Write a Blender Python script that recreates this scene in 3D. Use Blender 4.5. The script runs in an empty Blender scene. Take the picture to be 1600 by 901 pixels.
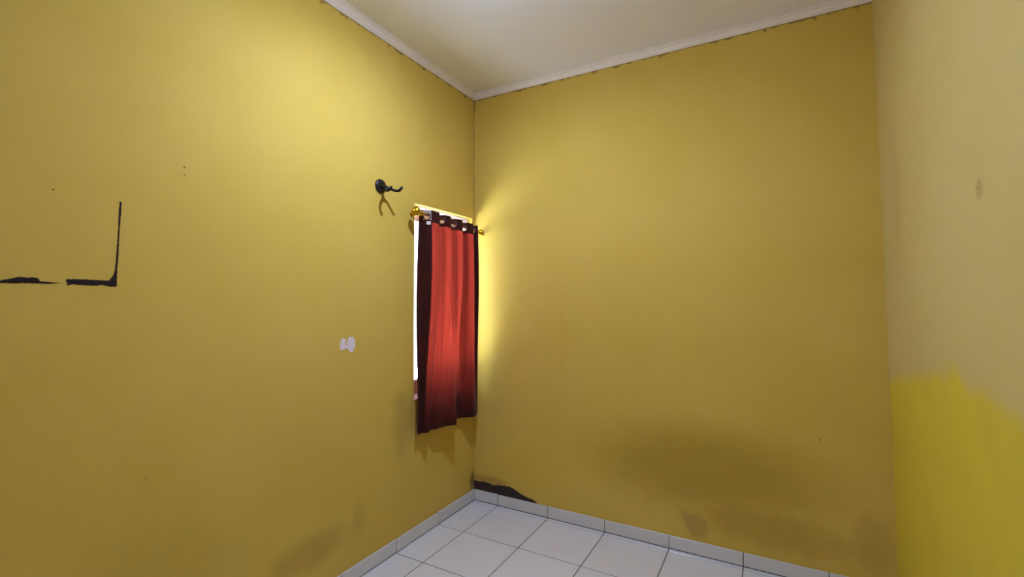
import bpy, bmesh, math, random
from mathutils import Vector, Matrix, noise

random.seed(4)
sc = bpy.context.scene
COL = sc.collection

# ------------------------------------------------------------------ camera
# World: the far left corner of the room stands at the origin; the back wall is y = 0 (to +x),
# the left wall is x = 0 (towards -y), the floor is z = 0. Metres.
F_PX, YAW, PITCH, ROLL = 728.32, -0.50717, 0.02265, -0.0016
cam_data = bpy.data.cameras.new('camera')
cam_data.sensor_fit = 'HORIZONTAL'
cam_data.sensor_width = 36.0
cam_data.lens = 36.0 * F_PX / 1600.0
cam_data.clip_start = 0.02
cam = bpy.data.objects.new('camera', cam_data)
COL.objects.link(cam)
fwd = Vector((math.sin(YAW) * math.cos(PITCH), math.cos(YAW) * math.cos(PITCH), math.sin(PITCH)))
rgt0 = Vector((math.cos(YAW), -math.sin(YAW), 0))
up0 = rgt0.cross(fwd)
rgt = math.cos(ROLL) * rgt0 + math.sin(ROLL) * up0
upv = -math.sin(ROLL) * rgt0 + math.cos(ROLL) * up0
cam.matrix_world = Matrix(((rgt.x, upv.x, -fwd.x, 1.9661), (rgt.y, upv.y, -fwd.y, -2.9469),
                           (rgt.z, upv.z, -fwd.z, 1.5), (0, 0, 0, 1)))
sc.camera = cam

# ------------------------------------------------------------------ sky, sun, exposure
SKY_STRENGTH = 6.0
SUN_STRENGTH = 112.0
LAMP_STRENGTH = 5000.0
world = bpy.data.worlds.new('sky')
sc.world = world
world.use_nodes = True
bg = world.node_tree.nodes['Background']
bg.inputs['Color'].default_value = (0.51, 0.64, 1.0, 1)
bg.inputs['Strength'].default_value = SKY_STRENGTH

sun_data = bpy.data.lights.new('sun', 'SUN')
sun_data.energy = SUN_STRENGTH
sun_data.angle = 0.01
sun_data.color = (0.70, 0.78, 1.0)
sun = bpy.data.objects.new('sun', sun_data)
COL.objects.link(sun)
sun.location = (6, 3, 8)
# the sun stands high over the back of the house and leans over the roof: it never shines straight in
sun.rotation_euler = Vector((-0.33, -0.42, -0.845)).to_track_quat('-Z', 'Y').to_euler()

vs = sc.view_settings
vs.view_transform = 'Standard'
vs.look = 'None'
vs.exposure = 0.0
vs.gamma = 1.0
vs.use_curve_mapping = False
sc.cycles.use_denoising = True
sc.cycles.use_adaptive_sampling = False
sc.cycles.use_light_tree = False
world.cycles.sampling_method = 'NONE'
sc.cycles.max_bounces = 14
sc.cycles.diffuse_bounces = 8
sc.cycles.transparent_max_bounces = 16
sc.cycles.sample_clamp_indirect = 80.0
sc.cycles.caustics_reflective = False
sc.cycles.caustics_refractive = False


# ------------------------------------------------------------------ helpers
def srgb(r, g, b):
    def f(c):
        c /= 255.0
        return c / 12.92 if c <= 0.04045 else ((c + 0.055) / 1.055) ** 2.4
    return (f(r), f(g), f(b), 1.0)


def link(o, parent=None):
    COL.objects.link(o)
    if parent is not None:
        o.parent = parent
        o.matrix_parent_inverse = parent.matrix_world.inverted() if parent.type != 'EMPTY' else Matrix.Translation(-parent.location)
    return o


def mesh_obj(name, bm, mat, parent=None, smooth=False):
    me = bpy.data.meshes.new(name)
    bmesh.ops.recalc_face_normals(bm, faces=bm.faces[:])
    bm.to_mesh(me)
    bm.free()
    if smooth:
        me.shade_smooth()
    if mat:
        me.materials.append(mat)
    return link(bpy.data.objects.new(name, me), parent)


def tag(o, label=None, cat=None, group=None, kind=None):
    if label: o['label'] = label
    if cat: o['category'] = cat
    if group: o['group'] = group
    if kind: o['kind'] = kind
    return o


def empty(name, loc):
    o = bpy.data.objects.new(name, None)
    o.location = loc
    o.empty_display_size = 0.05
    COL.objects.link(o)
    return o


def add_box(bm, lo, hi, bevel=0.0, seg=1):
    r = bmesh.ops.create_cube(bm, size=1.0)
    vs_ = r['verts']
    for v in vs_:
        v.co = Vector([lo[i] + (v.co[i] + 0.5) * (hi[i] - lo[i]) for i in range(3)])
    if bevel > 0:
        es = list({e for v in vs_ for e in v.link_edges})
        bmesh.ops.bevel(bm, geom=es, offset=bevel, segments=seg, profile=0.5, affect='EDGES')
    return bm


def frame_of(d):
    d = d.normalized()
    a = Vector((0, 0, 1)) if abs(d.z) < 0.9 else Vector((1, 0, 0))
    u = a.cross(d).normalized()
    return u, d.cross(u)


def add_lathe(bm, origin, axis, prof, n=32):
    """prof: list of (distance along axis, radius); closed with end fans"""
    axis = Vector(axis).normalized()
    u, w = frame_of(axis)
    o = Vector(origin)
    rings = []
    for d, r in prof:
        c = o + axis * d
        if r < 1e-6:
            rings.append([bm.verts.new(c)])
        else:
            rings.append([bm.verts.new(c + (u * math.cos(2 * math.pi * k / n) + w * math.sin(2 * math.pi * k / n)) * r) for k in range(n)])
    for a, b in zip(rings, rings[1:]):
        for k in range(n):
            k2 = (k + 1) % n
            q = [a[k % len(a)], a[k2 % len(a)], b[k2 % len(b)], b[k % len(b)]]
            q2 = []
            for v in q:
                if v not in q2: q2.append(v)
            if len(q2) > 2: bm.faces.new(q2)
    for r in (rings[0], rings[-1]):
        if len(r) > 2: bm.faces.new(r)
    return bm


def catmull(pts, n):
    P = [Vector(p) for p in pts]
    P = [P[0] * 2 - P[1]] + P + [P[-1] * 2 - P[-2]]
    out = []
    m = len(P) - 3
    for i in range(n):
        t = i / (n - 1) * m
        k = min(int(t), m - 1)
        t -= k
        a, b, c, d = P[k:k + 4]
        out.append(0.5 * (2 * b + (c - a) * t + (2 * a - 5 * b + 4 * c - d) * t * t + (3 * b - a - 3 * c + d) * t ** 3))
    return out


def add_tube(bm, pts, radii, n=14, samples=28, round_end=True):
    path = catmull(pts, samples)
    rr = [r.x for r in catmull([(r, 0, 0) for r in radii], samples)]
    rings = []
    prev = None
    for i, c in enumerate(path):
        d = (path[min(i + 1, samples - 1)] - path[max(i - 1, 0)]).normalized()
        if prev is None:
            u, _ = frame_of(d)
        else:
            u = (prev - d * prev.dot(d)).normalized()
        prev = u
        w = d.cross(u)
        rings.append((c, d, u, w, rr[i]))
    full = []
    if round_end:
        c, d, u, w, r = rings[0]
        full += [(c - d * r * s, d, u, w, r * math.sqrt(max(0, 1 - s * s))) for s in (0.95, 0.7, 0.35)]
    full += rings
    if round_end:
        c, d, u, w, r = rings[-1]
        full += [(c + d * r * s, d, u, w, r * math.sqrt(max(0, 1 - s * s))) for s in (0.35, 0.7, 0.95)]
    vr = [[bm.verts.new(c + (u * math.cos(2 * math.pi * k / n) + w * math.sin(2 * math.pi * k / n)) * r) for k in range(n)] for c, d, u, w, r in full]
    for a, b in zip(vr, vr[1:]):
        for k in range(n):
            bm.faces.new([a[k], a[(k + 1) % n], b[(k + 1) % n], b[k]])
    bm.faces.new(vr[0][::-1])
    bm.faces.new(vr[-1])
    return bm


def add_slab(bm, pts2d, to3d, normal, t0, t1):
    """flat irregular outline with thickness: pts2d -> to3d(a, b), raised from t0 to t1 along the wall normal"""
    n = Vector(normal)
    a = [bm.verts.new(Vector(to3d(*q)) + n * t0) for q in pts2d]
    b = [bm.verts.new(Vector(to3d(*q)) + n * t1) for q in pts2d]
    bm.faces.new(a)
    bm.faces.new(b)
    k = len(a)
    for i in range(k):
        bm.faces.new([a[i], a[(i + 1) % k], b[(i + 1) % k], b[i]])
    return bm


def rough_outline(pts, step, amp, seed):
    """subdivide an outline and make its edge ragged"""
    rnd = random.Random(seed)
    out = []
    n = len(pts)
    for i in range(n):
        a, b = Vector(pts[i]), Vector(pts[(i + 1) % n])
        m = max(1, int((b - a).length / step))
        for k in range(m):
            q = a.lerp(b, k / m)
            j = amp if k else amp * 0.4
            out.append((q.x + rnd.uniform(-j, j), q.y + rnd.uniform(-j, j)))
    return out


# ------------------------------------------------------------------ materials
def new_mat(name):
    m = bpy.data.materials.new(name)
    m.use_nodes = True
    nt = m.node_tree
    b = nt.nodes['Principled BSDF']
    return m, nt, b


def N(nt, kind, **kw):
    n = nt.nodes.new(kind)
    for k, v in kw.items():
        setattr(n, k, v)
    return n


def setin(nt, sock, v):
    if isinstance(v, bpy.types.NodeSocket):
        nt.links.new(v, sock)
    else:
        sock.default_value = v


def math_node(nt, op, a, b=None, c=None, clamp=False):
    n = N(nt, 'ShaderNodeMath', operation=op, use_clamp=clamp)
    setin(nt, n.inputs[0], a)
    if b is not None: setin(nt, n.inputs[1], b)
    if c is not None: setin(nt, n.inputs[2], c)
    return n.outputs[0]


def smooth(nt, v, lo, hi):
    n = N(nt, 'ShaderNodeMapRange', interpolation_type='SMOOTHSTEP')
    setin(nt, n.inputs[0], v)
    n.inputs[1].default_value = lo
    n.inputs[2].default_value = hi
    return n.outputs[0]


def mixc(nt, fac, a, b):
    n = N(nt, 'ShaderNodeMix', data_type='RGBA')
    setin(nt, n.inputs[0], fac)
    setin(nt, n.inputs[6], a)
    setin(nt, n.inputs[7], b)
    return n.outputs[2]


def obj_coord(nt):
    t = N(nt, 'ShaderNodeTexCoord')
    s = N(nt, 'ShaderNodeSeparateXYZ')
    nt.links.new(t.outputs['Object'], s.inputs[0])
    return t.outputs['Object'], s.outputs


def noise_tex(nt, vec, scale, detail=3, rough=0.5, stretch=None):
    if stretch:
        mp = N(nt, 'ShaderNodeMapping')
        mp.inputs['Scale'].default_value = stretch
        nt.links.new(vec, mp.inputs[0])
        vec = mp.outputs[0]
    n = N(nt, 'ShaderNodeTexNoise')
    n.inputs['Scale'].default_value = scale
    n.inputs['Detail'].default_value = detail
    n.inputs['Roughness'].default_value = rough
    nt.links.new(vec, n.inputs['Vector'])
    return n.outputs['Fac']


def plain(name, col, rough=0.5, metal=0.0, var=0.06, scale=40, bump=0.0, spec=0.5):
    m, nt, b = new_mat(name)
    vec, _ = obj_coord(nt)
    nz = noise_tex(nt, vec, scale, 3)
    dark = tuple(c * (1 - var) for c in col[:3]) + (1,)
    lite = tuple(min(1, c * (1 + var)) for c in col[:3]) + (1,)
    nt.links.new(mixc(nt, nz, dark, lite), b.inputs['Base Color'])
    b.inputs['Roughness'].default_value = rough
    b.inputs['Metallic'].default_value = metal
    b.inputs['Specular IOR Level'].default_value = spec
    if bump:
        bp = N(nt, 'ShaderNodeBump')
        bp.inputs['Strength'].default_value = bump
        bp.inputs['Distance'].default_value = 0.002
        nt.links.new(nz, bp.inputs['Height'])
        nt.links.new(bp.outputs[0], b.inputs['Normal'])
    return m


PAINT = srgb(214, 183, 80)
PAINT_OLD = srgb(219, 188, 90)
ALBEDO = 0.80


def wall_paint(name, base, old, axis, stains=(), top_mildew=True, patch=None, rough=0.75):
    """matt wall paint with roller mottling; stains: (u, z, ru, rz, colour, strength) with u along the wall"""
    def dim(c): return tuple(v * ALBEDO for v in c[:3]) + (1.0,)
    base, old = dim(base), dim(old)
    stains = [(a, b0, c, d, dim(col), *rest) for a, b0, c, d, col, *rest in stains]
    if patch: patch = (*patch[:3], dim(patch[3]), dim(patch[4]))
    m, nt, b = new_mat(name)
    vec, s = obj_coord(nt)
    u, z = s[axis], s[2]
    cloud = noise_tex(nt, vec, 1.3, 4, 0.6)
    col = mixc(nt, smooth(nt, cloud, 0.32, 0.68), base, old)
    streak = noise_tex(nt, vec, 3.0, 3, 0.6, (9, 9, 0.5))
    col = mixc(nt, math_node(nt, 'MULTIPLY', smooth(nt, streak, 0.55, 0.8), 0.10), col, tuple(c * 0.86 for c in base[:3]) + (1,))
    fine = noise_tex(nt, vec, 60, 3, 0.6)
    col = mixc(nt, math_node(nt, 'MULTIPLY', smooth(nt, fine, 0.45, 0.8), 0.06), col, tuple(c * 0.7 for c in base[:3]) + (1,))
    edge = noise_tex(nt, vec, 9, 4, 0.65)
    if patch:
        fc = N(nt, 'ShaderNodeFloatCurve')
        cv = fc.mapping.curves[0]
        u0, u1, pts, colour, colour2 = patch
        while len(cv.points) < len(pts): cv.points.new(0.5, 0.5)
        for pnt, (a, h) in zip(cv.points, sorted(pts)):
            pnt.location = ((a - u0) / (u1 - u0), h / 3.0)
        fc.mapping.update()
        un = math_node(nt, 'DIVIDE', math_node(nt, 'SUBTRACT', u, u0), u1 - u0)
        nt.links.new(un, fc.inputs['Value'])
        top = math_node(nt, 'MULTIPLY', fc.outputs[0], 3.0)
        d = math_node(nt, 'SUBTRACT', top, z)
        d = math_node(nt, 'ADD', d, math_node(nt, 'MULTIPLY', math_node(nt, 'SUBTRACT', edge, 0.5), 0.10))
        brush = noise_tex(nt, vec, 2.2, 4, 0.6)
        col = mixc(nt, smooth(nt, d, -0.03, 0.05), col, mixc(nt, smooth(nt, brush, 0.35, 0.65), colour, colour2))
    for (cu, cz, ru, rz, colour, st, *rg) in stains:
        du = math_node(nt, 'DIVIDE', math_node(nt, 'SUBTRACT', u, cu), ru)
        dz = math_node(nt, 'DIVIDE', math_node(nt, 'SUBTRACT', z, cz), rz)
        d2 = math_node(nt, 'SQRT', math_node(nt, 'ADD', math_node(nt, 'MULTIPLY', du, du), math_node(nt, 'MULTIPLY', dz, dz)))
        d2 = math_node(nt, 'ADD', d2, math_node(nt, 'MULTIPLY', math_node(nt, 'SUBTRACT', edge, 0.5), rg[0] if rg else 0.7))
        f = math_node(nt, 'MULTIPLY', smooth(nt, d2, 1.05, 0.25), st)
        col = mixc(nt, f, col, colour)
    if top_mildew:
        # dirt caught under the cornice, in flecks
        fl = noise_tex(nt, vec, 14, 4, 0.7)
        wdt = math_node(nt, 'MULTIPLY', smooth(nt, fl, 0.44, 0.72), 0.024)
        wdt = math_node(nt, 'ADD', wdt, 0.0025)
        dd = math_node(nt, 'SUBTRACT', z, math_node(nt, 'SUBTRACT', 3.0145, wdt))
        col = mixc(nt, math_node(nt, 'MULTIPLY', smooth(nt, dd, -0.002, 0.002), 0.62), col, srgb(92, 66, 36))
    nt.links.new(col, b.inputs['Base Color'])
    b.inputs['Roughness'].default_value = rough
    b.inputs['Specular IOR Level'].default_value = 0.12
    bp = N(nt, 'ShaderNodeBump')
    bp.inputs['Strength'].default_value = 0.12
    bp.inputs['Distance'].default_value = 0.003
    nt.links.new(math_node(nt, 'ADD', noise_tex(nt, vec, 7, 5, 0.6), math_node(nt, 'MULTIPLY', fine, 0.15)), bp.inputs['Height'])
    nt.links.new(bp.outputs[0], b.inputs['Normal'])
    return m


BROWN = srgb(150, 112, 40)
GREY = srgb(120, 104, 66)
M_left = wall_paint('wall_left_paint', PAINT, PAINT_OLD, 1, [
    (-1.12, 0.31, 0.06, 0.14, GREY, 0.16), (-1.42, 0.27, 0.30, 0.12, BROWN, 0.35),
    (-0.012, 0.15, 0.06, 0.10, srgb(96, 76, 52), 0.7), (-0.78, 0.74, 0.12, 0.28, srgb(140, 118, 62), 0.30),
    (-2.05, 0.35, 0.4, 0.5, BROWN, 0.15)])
M_back = wall_paint('wall_back_paint', PAINT, PAINT_OLD, 0, [
    (1.58, 0.50, 0.85, 0.36, srgb(164, 132, 34), 0.62, 0.3), (1.95, 0.22, 0.5, 0.14, srgb(165, 132, 48), 0.45),
    (0.72, 1.25, 0.016, 0.6, srgb(196, 160, 66), 0.18), (0.86, 1.5, 0.012, 0.4, srgb(228, 196, 110), 0.15),
    (0.45, 0.34, 0.42, 0.24, srgb(222, 182, 72), 0.4),
    (0.12, 0.16, 0.24, 0.05, srgb(150, 118, 66), 0.5), (2.40, 0.28, 0.12, 0.2, srgb(140, 110, 46), 0.2),
    (1.565, 0.16, 0.085, 0.09, srgb(158, 122, 64), 0.5)])
M_right = wall_paint('wall_right_paint', srgb(212, 191, 112), srgb(218, 196, 120), 1, [
    (-1.237, 1.795, 0.035, 0.04, srgb(165, 140, 78), 0.5), (-0.30, 2.0, 0.12, 0.5, srgb(200, 170, 96), 0.4)],
    patch=(-3.4, 0.0, [(-3.4, 0.55), (-2.2, 0.95), (-1.60, 1.12), (-1.4243, 1.211), (-1.3537, 1.229), (-1.25, 1.2445), (-1.085, 1.2374),
                       (-0.98, 1.285), (-0.88, 1.262), (-0.62, 1.214), (-0.10, 1.115), (0.0, 1.09)],
           srgb(226, 202, 62), srgb(216, 192, 64)))
M_front = wall_paint('wall_front_paint', PAINT, PAINT_OLD, 0)
M_ceiling = plain('ceiling_paint', srgb(226, 227, 229), 0.7, var=0.03, scale=2.5, bump=0.05, spec=0.2)
M_cornice = plain('cornice_plaster', srgb(222, 214, 206), 0.6, var=0.05, scale=20, bump=0.1, spec=0.3)
M_plaster = plain('bare_cement', srgb(58, 48, 46), 0.9, var=0.35, scale=55, bump=0.6, spec=0.1)
M_residue = plain('black_residue', srgb(34, 22, 24), 0.75, var=0.5, scale=90, bump=0.5, spec=0.2)
M_filler = plain('white_filler', srgb(214, 200, 204), 0.8, var=0.08, scale=120, bump=0.4, spec=0.2)
M_scuff = plain('scraped_paint', srgb(172, 143, 70), 0.8, var=0.08, scale=60, bump=0.4, spec=0.2)
M_hole = plain('dark_hole', srgb(96, 72, 30), 0.9, var=0.2, scale=200)
M_crack = plain('crack_dirt', srgb(118, 92, 48), 0.9, var=0.3, scale=60)
M_speck = plain('dirt_speck', srgb(140, 116, 62), 0.9, var=0.2, scale=200)
M_grout = plain('tile_grout', srgb(96, 82, 76), 0.9, var=0.25, scale=30)
M_outwall = plain('outer_render', srgb(200, 196, 188), 0.8, var=0.05, scale=6)
M_added_wall = plain('grey_render', srgb(165, 162, 156), 0.9, var=0.08, scale=3)
M_ground = plain('pale_concrete', srgb(238, 236, 230), 0.9, var=0.08, scale=1.5)


def tile_material(name, col, rough):
    m, nt, b = new_mat(name)
    vec, _ = obj_coord(nt)
    info = N(nt, 'ShaderNodeObjectInfo')
    c2 = tuple(c * 0.95 for c in col[:3]) + (1,)
    base = mixc(nt, info.outputs['Random'], col, c2)
    dirt = smooth(nt, noise_tex(nt, vec, 5, 5, 0.65), 0.5, 0.8)
    base = mixc(nt, math_node(nt, 'MULTIPLY', dirt, 0.16), base, srgb(176, 166, 156))
    nt.links.new(base, b.inputs['Base Color'])
    b.inputs['Roughness'].default_value = rough
    b.inputs['Specular IOR Level'].default_value = 0.5
    bp = N(nt, 'ShaderNodeBump')
    bp.inputs['Strength'].default_value = 0.05
    bp.inputs['Distance'].default_value = 0.002
    nt.links.new(noise_tex(nt, vec, 6, 2), bp.inputs['Height'])
    nt.links.new(bp.outputs[0], b.inputs['Normal'])
    return m


M_tile = tile_material('floor_tile_glaze', srgb(209, 211, 213), 0.22)
M_skirt = tile_material('skirting_tile_glaze', srgb(200, 200, 200), 0.3)
M_frame = plain('window_paint', srgb(226, 214, 212), 0.45, var=0.05, scale=14)
M_reveal = plain('reveal_paint', srgb(198, 172, 160), 0.6, var=0.06, scale=14)
M_sill = plain('sill_terracotta', srgb(176, 112, 92), 0.6, var=0.12, scale=30)
M_gold = plain('gold_metal', srgb(206, 164, 40), 0.28, 1.0, var=0.08, scale=50)
M_rod = plain('bronze_rod', srgb(120, 84, 40), 0.35, 0.9, var=0.1, scale=60)
M_black = plain('black_steel', srgb(16, 15, 16), 0.38, 0.2, var=0.2, scale=60)
M_foam = plain('black_foam', srgb(14, 13, 14), 0.8, 0.0, var=0.3, scale=150, bump=0.5)
M_chrome = plain('dull_screw', srgb(60, 60, 62), 0.4, 0.8)
M_white_plastic = plain('white_plastic', srgb(235, 235, 232), 0.4)
M_label = plain('care_label_cloth', srgb(205, 196, 190), 0.8)
M_lining = plain('header_lining', srgb(150, 138, 130), 0.8, var=0.08, scale=80)
M_ring = plain('maroon_plastic', srgb(74, 20, 24), 0.35, var=0.1, scale=90)


def cloth_material(name, front, through, trans):
    m, nt, b = new_mat(name)
    vec, _ = obj_coord(nt)
    weave = noise_tex(nt, vec, 400, 2, 0.5, (1, 1, 0.25))
    big = noise_tex(nt, vec, 9, 3)
    cf = mixc(nt, weave, tuple(c * 0.88 for c in front[:3]) + (1,), front)
    ct = mixc(nt, big, tuple(c * 0.9 for c in through[:3]) + (1,), through)
    nt.links.new(cf, b.inputs['Base Color'])
    b.inputs['Roughness'].default_value = 0.75
    b.inputs['Specular IOR Level'].default_value = 0.15
    b.inputs['Sheen Weight'].default_value = 0.05
    tr = N(nt, 'ShaderNodeBsdfTranslucent')
    nt.links.new(ct, tr.inputs['Color'])
    mx = N(nt, 'ShaderNodeMixShader')
    mx.inputs[0].default_value = trans
    nt.links.new(b.outputs[0], mx.inputs[1])
    nt.links.new(tr.outputs[0], mx.inputs[2])
    nt.links.new(mx.outputs[0], nt.nodes['Material Output'].inputs['Surface'])
    return m


M_cloth = cloth_material('red_curtain_cloth', srgb(46, 19, 14), srgb(208, 64, 44), 0.235)
M_band = cloth_material('red_curtain_double_cloth', srgb(138, 70, 58), srgb(140, 38, 32), 0.05)


def glass_material():
    m, nt, b = new_mat('clear_glass')
    nt.nodes.remove(b)
    t = N(nt, 'ShaderNodeBsdfTransparent')
    t.inputs[0].default_value = (0.93, 0.96, 0.95, 1)
    g = N(nt, 'ShaderNodeBsdfGlossy')
    g.inputs['Roughness'].default_value = 0.02
    lw = N(nt, 'ShaderNodeLayerWeight')
    fac = math_node(nt, 'MULTIPLY_ADD', math_node(nt, 'POWER', lw.outputs['Facing'], 5.0), 0.9, 0.03)
    mx = N(nt, 'ShaderNodeMixShader')
    nt.links.new(fac, mx.inputs[0])
    nt.links.new(t.outputs[0], mx.inputs[1])
    nt.links.new(g.outputs[0], mx.inputs[2])
    nt.links.new(mx.outputs[0], nt.nodes['Material Output'].inputs['Surface'])
    return m


M_glass = glass_material()


def bulb_material():
    m, nt, b = new_mat('lit_bulb')
    b.inputs['Base Color'].default_value = (1, 1, 1, 1)
    b.inputs['Emission Color'].default_value = (0.55, 0.665, 1.0, 1)
    b.inputs['Emission Strength'].default_value = LAMP_STRENGTH
    vec, _ = obj_coord(nt)
    return m


M_bulb = bulb_material()

# ------------------------------------------------------------------ the room
ROOM_D = 3.35          # the room ends behind the camera at y = -ROOM_D
H = 3.05               # ceiling
HC = 3.0145            # underside of the cornice
T = 0.20               # wall thickness
XR_TOP, LEAN = 2.4358, 0.02055   # the right wall leans: x at the ceiling, and outward run per metre down
def xr(z): return XR_TOP + (H - z) * LEAN


WY0, WY1, WZ0, WZ1 = -0.678, -0.024, 0.867, 2.109    # window opening in the left wall

# left wall with its window opening
bm = bmesh.new()
ys = [-ROOM_D - T, WY0, WY1, 0.0]
zs = [-0.05, WZ0, WZ1, H]
for x in (0.0, -T):
    g = [[bm.verts.new((x, y, z)) for z in zs] for y in ys]
    for i in range(3):
        for j in range(3):
            if i == 1 and j == 1: continue
            bm.faces.new([g[i][j], g[i + 1][j], g[i + 1][j + 1], g[i][j + 1]])
    if x == 0.0: g0 = g
for (i, j, k, l) in ((1, 1, 2, 1), (2, 1, 2, 2), (2, 2, 1, 2), (1, 2, 1, 1)):
    bm.faces.new([g0[i][j], g0[k][l], g[k][l], g[i][j]])
ring = [(i, 0) for i in range(4)] + [(3, j) for j in range(1, 4)] + [(i, 3) for i in (2, 1, 0)] + [(0, j) for j in (2, 1)]
for (i, j), (k, l) in zip(ring, ring[1:] + ring[:1]):
    bm.faces.new([g0[i][j], g0[k][l], g[k][l], g[i][j]])
wall_left = tag(mesh_obj('wall_left', bm, M_left), 'yellow painted left wall with window opening, scraped marks and a hook', kind='structure')

bm = bmesh.new()
add_box(bm, (-T, 0.0, -0.05), (xr(-0.05) + T, T, H))
wall_back = tag(mesh_obj('wall_back', bm, M_back), 'yellow painted back wall beside the curtain with dark stain at floor', kind='structure')

bm = bmesh.new()
pr = [(xr(-0.05), -0.05), (xr(-0.05) + T, -0.05), (xr(-0.05) + T, H), (xr(H), H)]
a = [bm.verts.new((x, 0.0, z)) for x, z in pr]
b_ = [bm.verts.new((x, -ROOM_D, z)) for x, z in pr]
bm.faces.new(a); bm.faces.new(b_)
for i in range(4): bm.faces.new([a[i], a[(i + 1) % 4], b_[(i + 1) % 4], b_[i]])
wall_right = tag(mesh_obj('wall_right', bm, M_right), 'dull yellow right wall with a brighter repainted lower patch', kind='structure')

DX0, DX1, DZ = 1.28, 2.10, 2.08     # doorway added behind the camera for fill light
bm = bmesh.new()
poly = [(0.0, -0.05), (DX0, -0.05), (DX0, DZ), (DX1, DZ), (DX1, -0.05), (xr(-0.05) + T, -0.05), (xr(-0.05) + T, H), (0.0, H)]
a = [bm.verts.new((x, -ROOM_D, z)) for x, z in poly]
b_ = [bm.verts.new((x, -ROOM_D - T, z)) for x, z in poly]
bm.faces.new(a); bm.faces.new(b_)
for i in range(len(poly)): bm.faces.new([a[i], a[(i + 1) % len(poly)], b_[(i + 1) % len(poly)], b_[i]])
wall_front = tag(mesh_obj('wall_front', bm, M_front), 'yellow painted wall behind the camera', kind='structure')

bm = bmesh.new()
add_box(bm, (-T, -ROOM_D - T, H), (xr(0) + T + 0.01, T, H + 0.16))
ceiling = tag(mesh_obj('ceiling', bm, M_ceiling), 'plain off-white ceiling', kind='structure')

bm = bmesh.new()
add_box(bm, (0.0, -ROOM_D, -0.05), (xr(0), 0.0, -0.0025))
floor = tag(mesh_obj('floor', bm, M_grout), 'floor of square white glazed tiles with grey joints', kind='structure')

# floor tiles: 40 cm, with a narrow cut strip along the back wall and a cut column at the left
GAP = 0.0052
xs = [0.0] + [0.2117 + 0.4 * i for i in range(6)] + [xr(0)]
yb = [0.0, -0.040] + [-0.440 - 0.4 * i for i in range(8)]
yb[-1] = -ROOM_D
tile_mesh = {}
for i in range(len(xs) - 1):
    for j in range(len(yb) - 1):
        w, d = xs[i + 1] - xs[i] - GAP, yb[j] - yb[j + 1] - GAP
        if w < 0.01 or d < 0.01: continue
        key = (round(w, 4), round(d, 4))
        if key not in tile_mesh:
            bm = bmesh.new()
            add_box(bm, (-w / 2, -d / 2, -0.006), (w / 2, d / 2, 0.0), 0.0012, 1)
            me = bpy.data.meshes.new('tile')
            bm.to_mesh(me); bm.free()
            me.materials.append(M_tile)
            tile_mesh[key] = me
        o = bpy.data.objects.new('tile', tile_mesh[key])
        o.location = ((xs[i] + xs[i + 1]) / 2, (yb[j] + yb[j + 1]) / 2, random.uniform(-0.0004, 0.0004))
        link(o, floor)

# skirting tiles, about 8 cm high
SK_H, SK_T = 0.079, 0.011


def skirting(name, label, cuts, along):
    bm = bmesh.new()
    lo, hi = min(cuts), max(cuts)
    if along == 'x': add_box(bm, (lo, -SK_T + 0.003, 0.0), (hi, 0.0, SK_H - 0.002))
    elif along == 'y': add_box(bm, (0.0, lo, 0.0), (SK_T - 0.003, hi, SK_H - 0.002))
    else: add_box(bm, (xr(0.04) - SK_T + 0.003, lo, 0.0), (xr(0.04), hi, SK_H - 0.002))
    base = tag(mesh_obj(name, bm, M_grout), label, kind='structure')
    for c0, c1 in zip(cuts, cuts[1:]):
        c0, c1 = min(c0, c1) + 0.0022, max(c0, c1) - 0.0022
        if c1 - c0 < 0.005: continue
        t = SK_T + random.uniform(0, 0.0012)
        bm = bmesh.new()
        if along == 'x': add_box(bm, (c0, -t, 0.006), (c1, -0.001, SK_H + random.uniform(-0.001, 0.001)), 0.001)
        elif along == 'y': add_box(bm, (0.001, c0, 0.006), (t, c1, SK_H + random.uniform(-0.001, 0.001)), 0.001)
        else: add_box(bm, (xr(0.04) - t, c0, 0.006), (xr(0.04) - 0.001, c1, SK_H), 0.001)
        mesh_obj('tile', bm, M_skirt, base)
    return base


skirting('baseboard_back', 'row of pale skirting tiles along the back wall', [0.012] + xs[1:-1] + [xr(0.04)], 'x')
skirting('baseboard_left', 'row of pale skirting tiles along the left wall', [0.0] + [-0.44 - 0.4 * i for i in range(7)] + [-ROOM_D], 'y')
skirting('baseboard_right', 'row of pale skirting tiles along the right wall', [-SK_T - 0.002] + [-0.44 - 0.4 * i for i in range(7)] + [-ROOM_D], 'r')

# cornice: a moulded plaster strip, profile (distance from wall, height)
PROF = [(0, HC), (0.005, HC), (0.007, HC + 0.004), (0.012, HC + 0.008), (0.020, HC + 0.015), (0.024, HC + 0.021),
        (0.0245, HC + 0.0235), (0.029, HC + 0.0245), (0.033, HC + 0.0285), (0.0335, HC + 0.031), (0.041, HC + 0.0315), (0.042, H), (0, H)]


def cornice(name, label, fn, p0, p1):
    """fn(d, t, z): world point at distance d from the wall; mitred at both ends"""
    bm = bmesh.new()
    a = [bm.verts.new(fn(d, p0[0] + p0[1] * d, z)) for d, z in PROF]
    b = [bm.verts.new(fn(d, p1[0] + p1[1] * d, z)) for d, z in PROF]
    n = len(a)
    for i in range(n): bm.faces.new([a[i], a[(i + 1) % n], b[(i + 1) % n], b[i]])
    bm.faces.new(a); bm.faces.new(b)
    return tag(mesh_obj(name, bm, M_cornice), label, kind='structure')


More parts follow.
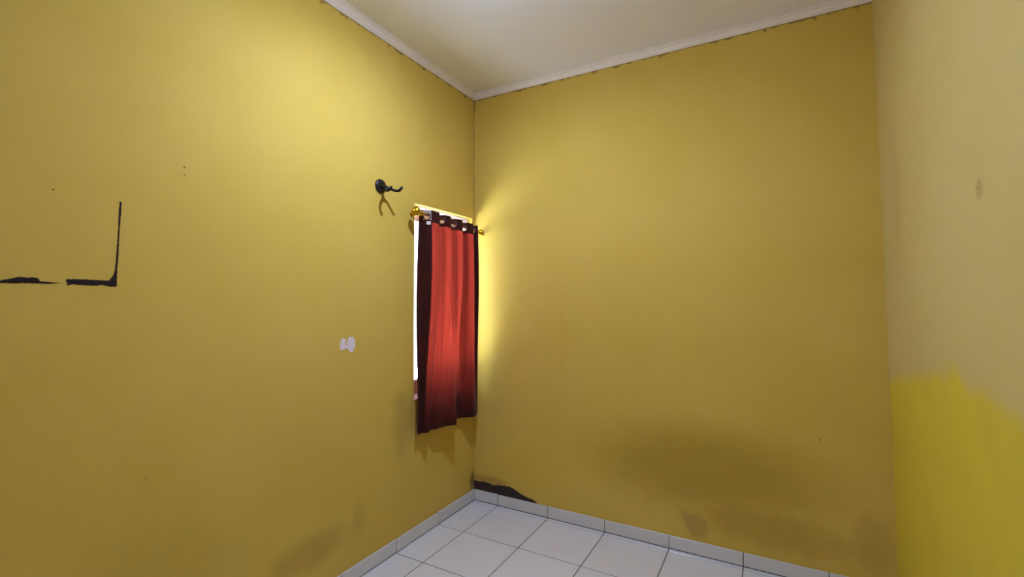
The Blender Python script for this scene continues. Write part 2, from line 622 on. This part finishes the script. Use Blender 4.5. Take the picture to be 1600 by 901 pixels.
XC = xr(HC)
cornice('trim_1', 'white moulded cornice between left wall and ceiling', lambda d, t, z: (d, t, z), (0.0, -1), (-ROOM_D, 1))
cornice('trim_2', 'white moulded cornice between back wall and ceiling', lambda d, t, z: (t, -d, z), (0.0, 1), (XC, -1))
cornice('trim_3', 'white moulded cornice between right wall and ceiling', lambda d, t, z: (XC - d, t, z), (0.0, -1), (-ROOM_D, 1))

# ------------------------------------------------------------------ marks on the walls (scars with a shape of their own)
def left3(y, z): return (0.0, y, z)
def back3(x, z): return (x, 0.0, z)


L1 = [(-2.3377, 1.5659), (-2.3055, 1.5671), (-2.2676, 1.5659), (-2.2296, 1.5649), (-2.2204, 1.578), (-2.2143, 1.59), (-2.2096, 1.6351),
      (-2.2062, 1.7138), (-2.2036, 1.8008), (-2.2025, 1.8365), (-2.2003, 1.8408), (-2.197, 1.8355), (-2.1978, 1.8017), (-2.2014, 1.7341),
      (-2.204, 1.6512), (-2.2065, 1.5962), (-2.2076, 1.5445), (-2.234, 1.5463), (-2.2463, 1.5513), (-2.2614, 1.5471), (-2.288, 1.548),
      (-2.3053, 1.5486), (-2.3222, 1.5508), (-2.3333, 1.5468), (-2.3375, 1.5489), (-2.3334, 1.5552), (-2.339, 1.5568)]
L2 = [(-2.5202, 1.5512), (-2.4844, 1.5563), (-2.4659, 1.5623), (-2.4494, 1.5683), (-2.4038, 1.5681), (-2.405, 1.5635), (-2.3999, 1.5619),
      (-2.4011, 1.5577), (-2.3817, 1.5555), (-2.3685, 1.5538), (-2.3525, 1.5539), (-2.3659, 1.5517), (-2.379, 1.5503), (-2.4048, 1.5506),
      (-2.4371, 1.5514), (-2.461, 1.5496), (-2.4843, 1.55), (-2.5201, 1.5479)]
for pts, sd, lb in ((L1, 1, 'black L-shaped scraped corner mark'), (L2, 2, 'black horizontal scraped smear')):
    bm = bmesh.new()
    add_slab(bm, rough_outline(pts, 0.006, 0.0009, sd), left3, (1, 0, 0), -0.001, 0.0012)
    o = mesh_obj('scraped_mark', bm, M_residue, wall_left)
    o['label'] = lb
CHIP = [(-1.2552, 1.2382), (-1.2534, 1.268), (-1.2474, 1.2908), (-1.235, 1.2966), (-1.2181, 1.292), (-1.2199, 1.2618), (-1.2135, 1.2545),
        (-1.2053, 1.2842), (-1.1925, 1.3003), (-1.1707, 1.297), (-1.1574, 1.284), (-1.1505, 1.2455), (-1.1659, 1.2366), (-1.1679, 1.2162),
        (-1.1832, 1.216), (-1.2006, 1.233), (-1.2177, 1.2447), (-1.2302, 1.2325)]
bm = bmesh.new()
add_slab(bm, rough_outline(CHIP, 0.006, 0.0016, 3), left3, (1, 0, 0), -0.001, 0.0012)
mesh_obj('filler_patch', bm, M_filler, wall_left)['label'] = 'white filler dab'
STAIN = [(0.0005, 0.1438), (0.0305, 0.142), (0.0927, 0.1489), (0.1539, 0.1417), (0.1649, 0.1345), (0.2086, 0.1475), (0.2731, 0.1506),
         (0.3155, 0.1496), (0.3417, 0.1411), (0.3884, 0.1231), (0.4496, 0.1041), (0.4898, 0.1000), (0.5196, 0.0874), (0.525, 0.074), (0.0005, 0.074)]
bm = bmesh.new()
so = rough_outline(STAIN, 0.008, 0.0025, 5)
add_slab(bm, [(max(0.0005, x), z) for x, z in so], back3, (0, -1, 0), -0.001, 0.0015)
mesh_obj('bare_patch', bm, M_plaster, wall_back)['label'] = 'dark bare cement patch above the skirting'
SCUFF = [(1.4802, 0.2455), (1.5306, 0.2276), (1.5801, 0.2161), (1.6293, 0.2085), (1.6183, 0.1742), (1.59, 0.1333), (1.5647, 0.1125),
         (1.5392, 0.115), (1.5116, 0.1482), (1.4978, 0.1852)]
bm = bmesh.new()
add_slab(bm, rough_outline(SCUFF, 0.008, 0.004, 6), back3, (0, -1, 0), -0.001, 0.0006)
mesh_obj('scuff', bm, M_scuff, wall_back)['label'] = 'brownish scraped paint patch'
for (y, z, r) in ((-2.0014, 2.0089, 0.0034), (-2.001, 1.9768, 0.0026), (-2.3737, 1.8458, 0.0028), (-2.1115, 0.8601, 0.0025)):
    bm = bmesh.new()
    add_lathe(bm, (-0.001, y, z), (1, 0, 0), [(0, r), (0.0016, r), (0.0018, r * 0.5)], 10)
    mesh_obj('nail_hole', bm, M_hole, wall_left)
for (x, z, r) in ((1.209, 1.7578, 0.0035), (2.1812, 0.7563, 0.004)):
    bm = bmesh.new()
    add_lathe(bm, (x, 0.001, z), (0, -1, 0), [(0, r), (0.0016, r), (0.0018, r * 0.5)], 10)
    mesh_obj('nail_hole', bm, M_hole, wall_back)
for (y, z) in ((-1.239, 1.8125), (-1.235, 1.7786), (-1.22, 1.80), (-0.06, 2.07), (-0.055, 2.04), (-0.05, 1.95)):
    bm = bmesh.new()
    add_lathe(bm, (xr(z) + 0.001, y, z), (-1, 0, 0), [(0, 0.003), (0.0013, 0.003), (0.0015, 0.0015)], 10)
    mesh_obj('nail_hole', bm, M_speck, wall_right)
# the opened joint in the corner, from the cornice down to the window head
rnd = random.Random(9)
bm = bmesh.new()
rows = []
for k in range(121):
    z = 3.052 - (3.052 - 2.10) * k / 120
    w = 0.0024 + 0.002 * noise.noise((0, 3.1, z * 9)) + 0.0018 * noise.noise((5, 0, z * 60))
    if z > 2.93: w += 0.004
    w = max(0.001, w)
    rows.append([bm.verts.new((0.0, -w * 0.8, z)), bm.verts.new((w * 0.45, -w * 0.45, z)), bm.verts.new((w, 0.0, z))])
for a, b in zip(rows, rows[1:]):
    for i in range(2): bm.faces.new([a[i], a[i + 1], b[i + 1], b[i]])
mesh_obj('corner_crack', bm, M_crack, wall_back)['label'] = 'dark crack running up the corner'

# ------------------------------------------------------------------ window
FX0, FX1 = -0.195, -0.155     # window frame depth
bm = bmesh.new()
FT, FB, FS = 0.076, 0.088, 0.055
for lo, hi in (((FX0, WY0, WZ0), (FX1, WY0 + FS, WZ1)), ((FX0, WY1 - FS, WZ0), (FX1, WY1, WZ1)),
               ((FX0, WY0 + FS, WZ1 - FT), (FX1, WY1 - FS, WZ1)), ((FX0, WY0 + FS, WZ0), (FX1, WY1 - FS, WZ0 + FB))):
    add_box(bm, lo, hi, 0.002)
window = tag(mesh_obj('window_1', bm, M_frame), 'white framed window behind the red curtain', kind='structure')
bm = bmesh.new()
add_box(bm, (-0.178, WY0 + FS - 0.004, WZ0 + FB - 0.004), (-0.174, WY1 - FS + 0.004, WZ1 - FT + 0.004))
mesh_obj('pane', bm, M_glass, window)
for lo, hi in (((FX1, WY0 + FS - 0.014, WZ1 - FT), (FX1 + 0.012, WY1 - FS + 0.014, WZ1 - FT + 0.014)),
               ((FX1, WY0 + FS - 0.014, WZ0 + FB - 0.014), (FX1 + 0.012, WY1 - FS + 0.014, WZ0 + FB))):
    bm = bmesh.new()
    add_box(bm, lo, hi, 0.002)
    mesh_obj('glazing_bead', bm, M_frame, window)
# white lining of the reveal, leaving a yellow painted lip at the room side
LT = 0.004
for nm, lo, hi in (('head_lining', (FX1, WY0 + LT, WZ1 - LT), (-0.045, WY1 - LT, WZ1)),
                   ('side_lining', (FX1, WY0, WZ0 + LT), (-0.045, WY0 + LT, WZ1)),
                   ('side_lining', (FX1, WY1 - LT, WZ0 + LT), (-0.045, WY1, WZ1))):
    bm = bmesh.new()
    add_box(bm, lo, hi)
    mesh_obj(nm, bm, M_reveal, window)
bm = bmesh.new()
add_box(bm, (FX1, WY0, WZ0), (0.004, WY1, WZ0 + LT), 0.0015)
mesh_obj('sill', bm, M_sill, window)['label'] = 'reddish brown sill'

# doorway added unseen behind the camera for fill light, its leaf slightly ajar
bm = bmesh.new()
for lo, hi in (((DX0, -ROOM_D - T, 0.0), (DX0 + 0.04, -ROOM_D + 0.01, DZ)), ((DX1 - 0.04, -ROOM_D - T, 0.0), (DX1, -ROOM_D + 0.01, DZ)),
               ((DX0 + 0.04, -ROOM_D - T, DZ - 0.04), (DX1 - 0.04, -ROOM_D + 0.01, DZ))):
    add_box(bm, lo, hi, 0.002)
door = tag(mesh_obj('added_door_1', bm, M_frame), 'added white door frame behind the camera, lets in fill light', kind='structure')
bm = bmesh.new()
add_box(bm, (0.0, -0.04, 0.01), (0.735, 0.0, DZ - 0.045), 0.002)
LEAF = Matrix.Translation((DX1 - 0.042, -ROOM_D - T, 0)) @ Matrix.Rotation(math.radians(180 + 15), 4, 'Z')
bm.transform(LEAF)
mesh_obj('added_door_leaf', bm, M_frame, door)
bm = bmesh.new()
add_tube(bm, [LEAF @ Vector(q) for q in ((0.68, -0.03, 1.0), (0.68, -0.09, 1.0), (0.57, -0.095, 1.0))], [0.009, 0.009, 0.008], 10, 16)
mesh_obj('handle', bm, M_chrome, door, True)

# ------------------------------------------------------------------ curtain rod
R0 = Vector((0.080, -0.722, 2.034))
R1 = Vector((0.076, -0.052, 2.000))
rd = (R1 - R0).normalized()
def rod_z(y): return R0.z + (R1.z - R0.z) * (y - R0.y) / (R1.y - R0.y)
def rod_x(y): return R0.x + (R1.x - R0.x) * (y - R0.y) / (R1.y - R0.y)


rod = empty('curtain_rod', (0.0, -0.39, 2.018))
tag(rod, 'thin metal curtain rod with round gold finials above the window', 'curtain rod')
bm = bmesh.new()
add_lathe(bm, R0, rd, [(0, 0.0), (0, 0.0085), ((R1 - R0).length, 0.0085), ((R1 - R0).length, 0.0)], 24)
mesh_obj('rod', bm, M_rod, rod, True)
FIN_ = [(-0.004, 0.0), (-0.004, 0.011), (0.004, 0.0135), (0.008, 0.010), (0.012, 0.0085), (0.015, 0.012), (0.019, 0.018), (0.026, 0.0235), (0.034, 0.026),
       (0.042, 0.0245), (0.050, 0.019), (0.056, 0.011), (0.058, 0.006), (0.061, 0.0055), (0.064, 0.004), (0.0655, 0.0)]
FIN = [(d * 1.05, r * 1.18) for d, r in FIN_]
FIN_R = [(d * 0.68, r * 0.9) for d, r in FIN_]
for c, ax, pf in ((R0, -rd, FIN), (R1, rd, FIN_R)):
    bm = bmesh.new()
    add_lathe(bm, c, ax, pf, 36)
    mesh_obj('finial', bm, M_gold, rod, True)
for yb_ in (-0.695, -0.066):
    bx, bz = rod_x(yb_), rod_z(yb_)
    yw = yb_ - 0.012 if yb_ < -0.5 else yb_
    bm = bmesh.new()
    if yb_ < -0.5:
        add_lathe(bm, (0.0, yw, bz), (1, 0, 0), [(0, 0.0), (0, 0.014), (0.005, 0.014), (0.007, 0.008), (0.007, 0.0)], 20)
        add_tube(bm, [(0.004, yw, bz), (bx * 0.5, (yw + yb_) / 2, bz - 0.006), (bx, yb_, bz - 0.011)], [0.004, 0.004, 0.004], 10, 12)
    else:
        add_lathe(bm, (bx, 0.0, bz - 0.018), (0, -1, 0), [(0, 0.0), (0, 0.012), (0.004, 0.012), (0.006, 0.006), (0.006, 0.0)], 20)
        add_tube(bm, [(bx, -0.004, bz - 0.018), (bx, -0.035, bz - 0.017), (bx, yb_, bz - 0.011)], [0.0035, 0.0035, 0.0035], 10, 12)
    add_lathe(bm, Vector((bx, yb_, bz)) - rd * 0.005, rd, [(0, 0.0088), (0, 0.0115), (0.010, 0.0115), (0.010, 0.0088)], 24)
    mesh_obj('bracket', bm, M_gold, rod)

# ------------------------------------------------------------------ curtain: eyelet-headed red cloth
# plan curves of the cloth (y, x): at the rod and at the hem
TOP = [(-0.676, 0.038), (-0.662, 0.066), (-0.646, 0.094), (-0.626, 0.108), (-0.590, 0.111), (-0.562, 0.109)]
for hy, cy in ((-0.500, -0.440), (-0.367, -0.308), (-0.243, -0.176), (-0.136, -0.112)):
    py = TOP[-1][0]
    TOP += [(py + 0.014, 0.080), (py + 0.018, 0.054), (hy - 0.013, 0.050), (hy, 0.080), (hy + 0.011, 0.106), (cy - 0.003, 0.110)]
BOT = [(-0.715, 0.058), (-0.690, 0.047), (-0.662, 0.053), (-0.632, 0.081), (-0.606, 0.060), (-0.590, 0.038), (-0.566, 0.056), (-0.540, 0.070),
       (-0.494, 0.073), (-0.458, 0.078), (-0.430, 0.098), (-0.394, 0.122), (-0.362, 0.098), (-0.334, 0.070), (-0.300, 0.042), (-0.255, 0.036),
       (-0.220, 0.046), (-0.194, 0.080), (-0.170, 0.106), (-0.125, 0.098), (-0.078, 0.078), (-0.046, 0.060)]
NS, NZ = 440, 110
def resample(pts, n):
    q = catmull([(a, b, 0) for a, b in pts], 1200)
    acc = [0.0]
    for u, v in zip(q, q[1:]): acc.append(acc[-1] + (v - u).length)
    out, j = [], 0
    for i in range(n):
        t = acc[-1] * i / (n - 1)
        while j < len(acc) - 2 and acc[j + 1] < t: j += 1
        out.append(q[j].lerp(q[j + 1], min(1, (t - acc[j]) / max(1e-9, acc[j + 1] - acc[j]))))
    return out


ct = resample(TOP, NS)
cb = resample(BOT, NS)
Z_HEM = 0.664
HEAD = 0.029      # cloth above the rod


def cloth_point(i, k, off=0.0, kz=None):
    """i along the cloth, k in 0..1 from head to hem"""
    k = k if kz is None else kz
    w = k ** 1.7
    q = ct[i].lerp(cb[i], w)
    q.y = 0.082 + (q.y - 0.082) * (1 + 0.6 * math.sin(math.pi * min(1, k * 1.15)) ** 1.0 * (1 if k < 0.87 else 0))
    i0, i1 = max(i - 1, 0), min(i + 1, NS - 1)
    d = (ct[i1].lerp(cb[i1], w) - ct[i0].lerp(cb[i0], w)).normalized()
    n = Vector((-d.y, d.x))              # (y, x) plane; second component points into the room for d.x > 0
    amp = math.sin(math.pi * min(1, k * 1.0)) ** 1.0
    s = i / (NS - 1)
    wob = amp * (0.006 * noise.noise((s * 9, k * 2.2, 1.7)) + 0.003 * noise.noise((s * 30, k * 3.0, 4.2)))
    pull = amp * 0.006
    yy = q.x + n.x * (off + wob)
    xx = q.y + n.y * (off + wob)
    # the sides draw in a little half way down
    yy += pull * (0.5 - s) * 2
    ztop = rod_z(q.x) + HEAD
    z = ztop + (Z_HEM - ztop) * k + 0.003 * noise.noise((s * 6, k * 4, 9)) * k
    return Vector((xx, yy, z))


# eyelets sit where the head crosses the rod
cross = []
for i in range(NS - 1):
    f0 = ct[i].y - rod_x(ct[i].x)
    f1 = ct[i + 1].y - rod_x(ct[i + 1].x)
    if f0 * f1 <= 0: cross.append(i if abs(f0) < abs(f1) else i + 1)
arc = [0.0]
for i in range(1, NS): arc.append(arc[-1] + (ct[i] - ct[i - 1]).length)
R_HOLE, DROP = 0.0195, 0.010
KTOT = 2.03 + HEAD - Z_HEM
khole = (HEAD + DROP) / KTOT
kband = 0.077 / KTOT


def in_hole(i, k):
    for c in cross:
        if math.hypot(arc[i] - arc[c], (k - khole) * KTOT) < R_HOLE: return True
    return False


curtain = empty('curtain', (0.085, -0.39, Z_HEM))
tag(curtain, 'dark red eyelet curtain with gathered folds glowing from the window behind', 'curtain')


def cloth_mesh(ks, off, mat, name, i0=0, i1=NS, holes=True):
    bm = bmesh.new()
    g = [[bm.verts.new(cloth_point(i, k, off)) for k in ks] for i in range(i0, i1)]
    for a in range(len(g) - 1):
        for j in range(len(ks) - 1):
            km = (ks[j] + ks[j + 1]) / 2
            if holes and km < kband and in_hole(a + i0, km): continue
            bm.faces.new([g[a][j], g[a + 1][j], g[a + 1][j + 1], g[a][j + 1]])
    for v in [v for v in bm.verts if not v.link_faces]: bm.verts.remove(v)
    return mesh_obj(name, bm, mat, curtain, True)


ks_head = [kband * j / 30 for j in range(31)]
ks = ks_head + [kband + (1 - kband) * j / NZ for j in range(1, NZ + 1)]
cloth_mesh(ks, 0.0, M_cloth, 'cloth_panel')
hb = cloth_mesh(ks_head, -0.0016, M_band, 'header_band')
hb['label'] = 'darker doubled heading band'
def by_arc(lo, hi):
    idx = [i for i in range(NS) if lo <= arc[i] <= hi]
    return idx[0], idx[-1] + 1


ks_side = [kband + (1 - kband) * j / NZ for j in range(NZ + 1)]
for lo, hi in ((0.0, 0.078), (arc[-1] - 0.05, arc[-1])):
    a_, b2 = by_arc(lo, hi)
    cloth_mesh(ks_side, -0.0012, M_band, 'side_hem', a_, b2, False)
cloth_mesh([0.978 + 0.022 * j / 6 for j in range(7)], -0.0012, M_band, 'hem')

# eyelet rings
for c in cross:
    P = cloth_point(c, khole)
    a, b = cloth_point(max(c - 2, 0), khole), cloth_point(min(c + 2, NS - 1), khole)
    t = (b - a).normalized()
    nrm = t.cross(Vector((0, 0, 1))).normalized()
    bm = bmesh.new()
    nn, mm = 30, 8
    vr = []
    for q in range(nn):
        A = 2 * math.pi * q / nn
        rad = t * math.cos(A) + Vector((0, 0, 1)) * math.sin(A)
        vr.append([bm.verts.new(P + rad * (0.0225 + 0.0045 * math.cos(2 * math.pi * e / mm)) + nrm * 0.0032 * math.sin(2 * math.pi * e / mm)) for e in range(mm)])
    for q in range(nn):
        for e in range(mm):
            bm.faces.new([vr[q][e], vr[(q + 1) % nn][e], vr[(q + 1) % nn][(e + 1) % mm], vr[q][(e + 1) % mm]])
    mesh_obj('eyelet', bm, M_ring, curtain, True)

# the turned-back end of the heading shows its pale stiffening, and a care label below it
iend = next(i for i in range(NS) if ct[i].x > -0.638)
bm = bmesh.new()
sel = [i for i in range(iend) if ct[i].x > -0.666]
kk = [0.002 / KTOT + (0.060 / KTOT) * j / 24 for j in range(25)]
g = [[bm.verts.new(cloth_point(i, k, 0.0026)) for k in kk] for i in sel]
g2 = [[bm.verts.new(cloth_point(i, k, -0.0030)) for k in kk] for i in sel]
for gg in (g, g2):
    for a in range(len(gg) - 1):
        for j in range(24):
            if in_hole(sel[a], (kk[j] + kk[j + 1]) / 2): continue
            bm.faces.new([gg[a][j], gg[a + 1][j], gg[a + 1][j + 1], gg[a][j + 1]])
for v in [v for v in bm.verts if not v.link_faces]: bm.verts.remove(v)
mesh_obj('header_lining', bm, M_lining, curtain, True)['label'] = 'pale grey stiffening at the turned end of the heading'
bm = bmesh.new()
il = [i for i in range(NS) if -0.655 < ct[i].x < -0.640]
kk = [(0.070 + 0.020 * j / 4) / KTOT for j in range(5)]
for off in (-0.0035, -0.0042, 0.0035):
    g = [[bm.verts.new(cloth_point(i, k, off)) for k in kk] for i in il]
    for a in range(len(g) - 1):
        for j in range(4): bm.faces.new([g[a][j], g[a + 1][j], g[a + 1][j + 1], g[a][j + 1]])
mesh_obj('care_label', bm, M_label, curtain)['label'] = 'small white care label'

# ------------------------------------------------------------------ instrument hook on the left wall
hook = empty('wall_hook', (0.0, -0.975, 2.152))
tag(hook, 'black forked wall hook with round base on the left wall above the window', 'wall hook')
HY, HZ = -0.975, 2.152
bm = bmesh.new()
add_lathe(bm, (0.0, HY, HZ), (1, 0, 0), [(0, 0.0), (0, 0.040), (0.006, 0.0405), (0.011, 0.038), (0.014, 0.032), (0.0155, 0.020), (0.016, 0.0)], 40)
mesh_obj('base_disc', bm, M_black, hook, True)
bm = bmesh.new()
add_tube(bm, [(0.012, HY, HZ - 0.002), (0.030, HY, HZ - 0.006), (0.048, HY, HZ - 0.012), (0.060, HY, HZ - 0.018)], [0.0125, 0.012, 0.0115, 0.011])
mesh_obj('arm', bm, M_black, hook, True)
for s in (1, -1):      # the fork is turned a little, so one prong hangs lower
    bm = bmesh.new()
    path = [(0.055, 0.002, -0.017), (0.066, 0.022, -0.024), (0.084, 0.037, -0.034), (0.104, 0.041, -0.036), (0.118, 0.042, -0.029), (0.126, 0.042, -0.021)]
    add_tube(bm, [(x, HY + s * y, HZ + z + s * y * 0.17) for x, y, z in path], [0.0075, 0.0076, 0.0080, 0.0080, 0.0078, 0.0074])
    mesh_obj('prong', bm, M_foam, hook, True)
for s in (1, -1):
    bm = bmesh.new()
    add_lathe(bm, (0.0125, HY, HZ + 0.026 * s), (1, 0, 0), [(0, 0.0), (0, 0.005), (0.002, 0.005), (0.0035, 0.003), (0.0038, 0.0)], 14)
    mesh_obj('screw', bm, M_chrome, hook, True)

# ------------------------------------------------------------------ ceiling bulb (just above the picture)
LX, LY = 0.93, -1.38
lamp = empty('ceiling_lamp', (LX, LY, H))
tag(lamp, 'lit white bulb in a plain holder on the ceiling', 'ceiling lamp')
bm = bmesh.new()
add_lathe(bm, (LX, LY, H), (0, 0, -1), [(0, 0.0), (0, 0.045), (0.010, 0.045), (0.016, 0.030), (0.045, 0.022), (0.050, 0.020), (0.050, 0.0)], 28)
mesh_obj('holder', bm, M_white_plastic, lamp, True)
bm = bmesh.new()
add_lathe(bm, (LX, LY, H - 0.050), (0, 0, -1), [(0, 0.0), (0, 0.016), (0.020, 0.022), (0.045, 0.029), (0.049, 0.029), (0.049, 0.0)], 28)
mesh_obj('bulb_collar', bm, M_white_plastic, lamp, True)
bm = bmesh.new()
add_lathe(bm, (LX, LY, H - 0.099), (0, 0, -1), [(0, 0.0), (0, 0.0300), (0.002, 0.0305), (0.0045, 0.028), (0.006, 0.022), (0.007, 0.012), (0.0073, 0.0)], 20)
mesh_obj('bulb', bm, M_bulb, lamp, True)

# ------------------------------------------------------------------ outdoors, seen only through the gap beside the curtain
bm = bmesh.new()
add_box(bm, (-60, -60, -0.45), (60, 60, -0.15))
tag(mesh_obj('ground', bm, M_ground), 'pale concrete yard outside the window', kind='structure')
bm = bmesh.new()
add_box(bm, (-5.65, -14.0, -0.15), (-5.5, 9.0, 2.6))  # added wall: dims level light at the window against the bright ground
add_box(bm, (-5.69, -14.0, 2.6), (-5.46, 9.0, 2.68), 0.01)
tag(mesh_obj('added_wall_outside', bm, M_added_wall), 'added grey rendered wall across the side yard, cuts level window light', kind='structure')
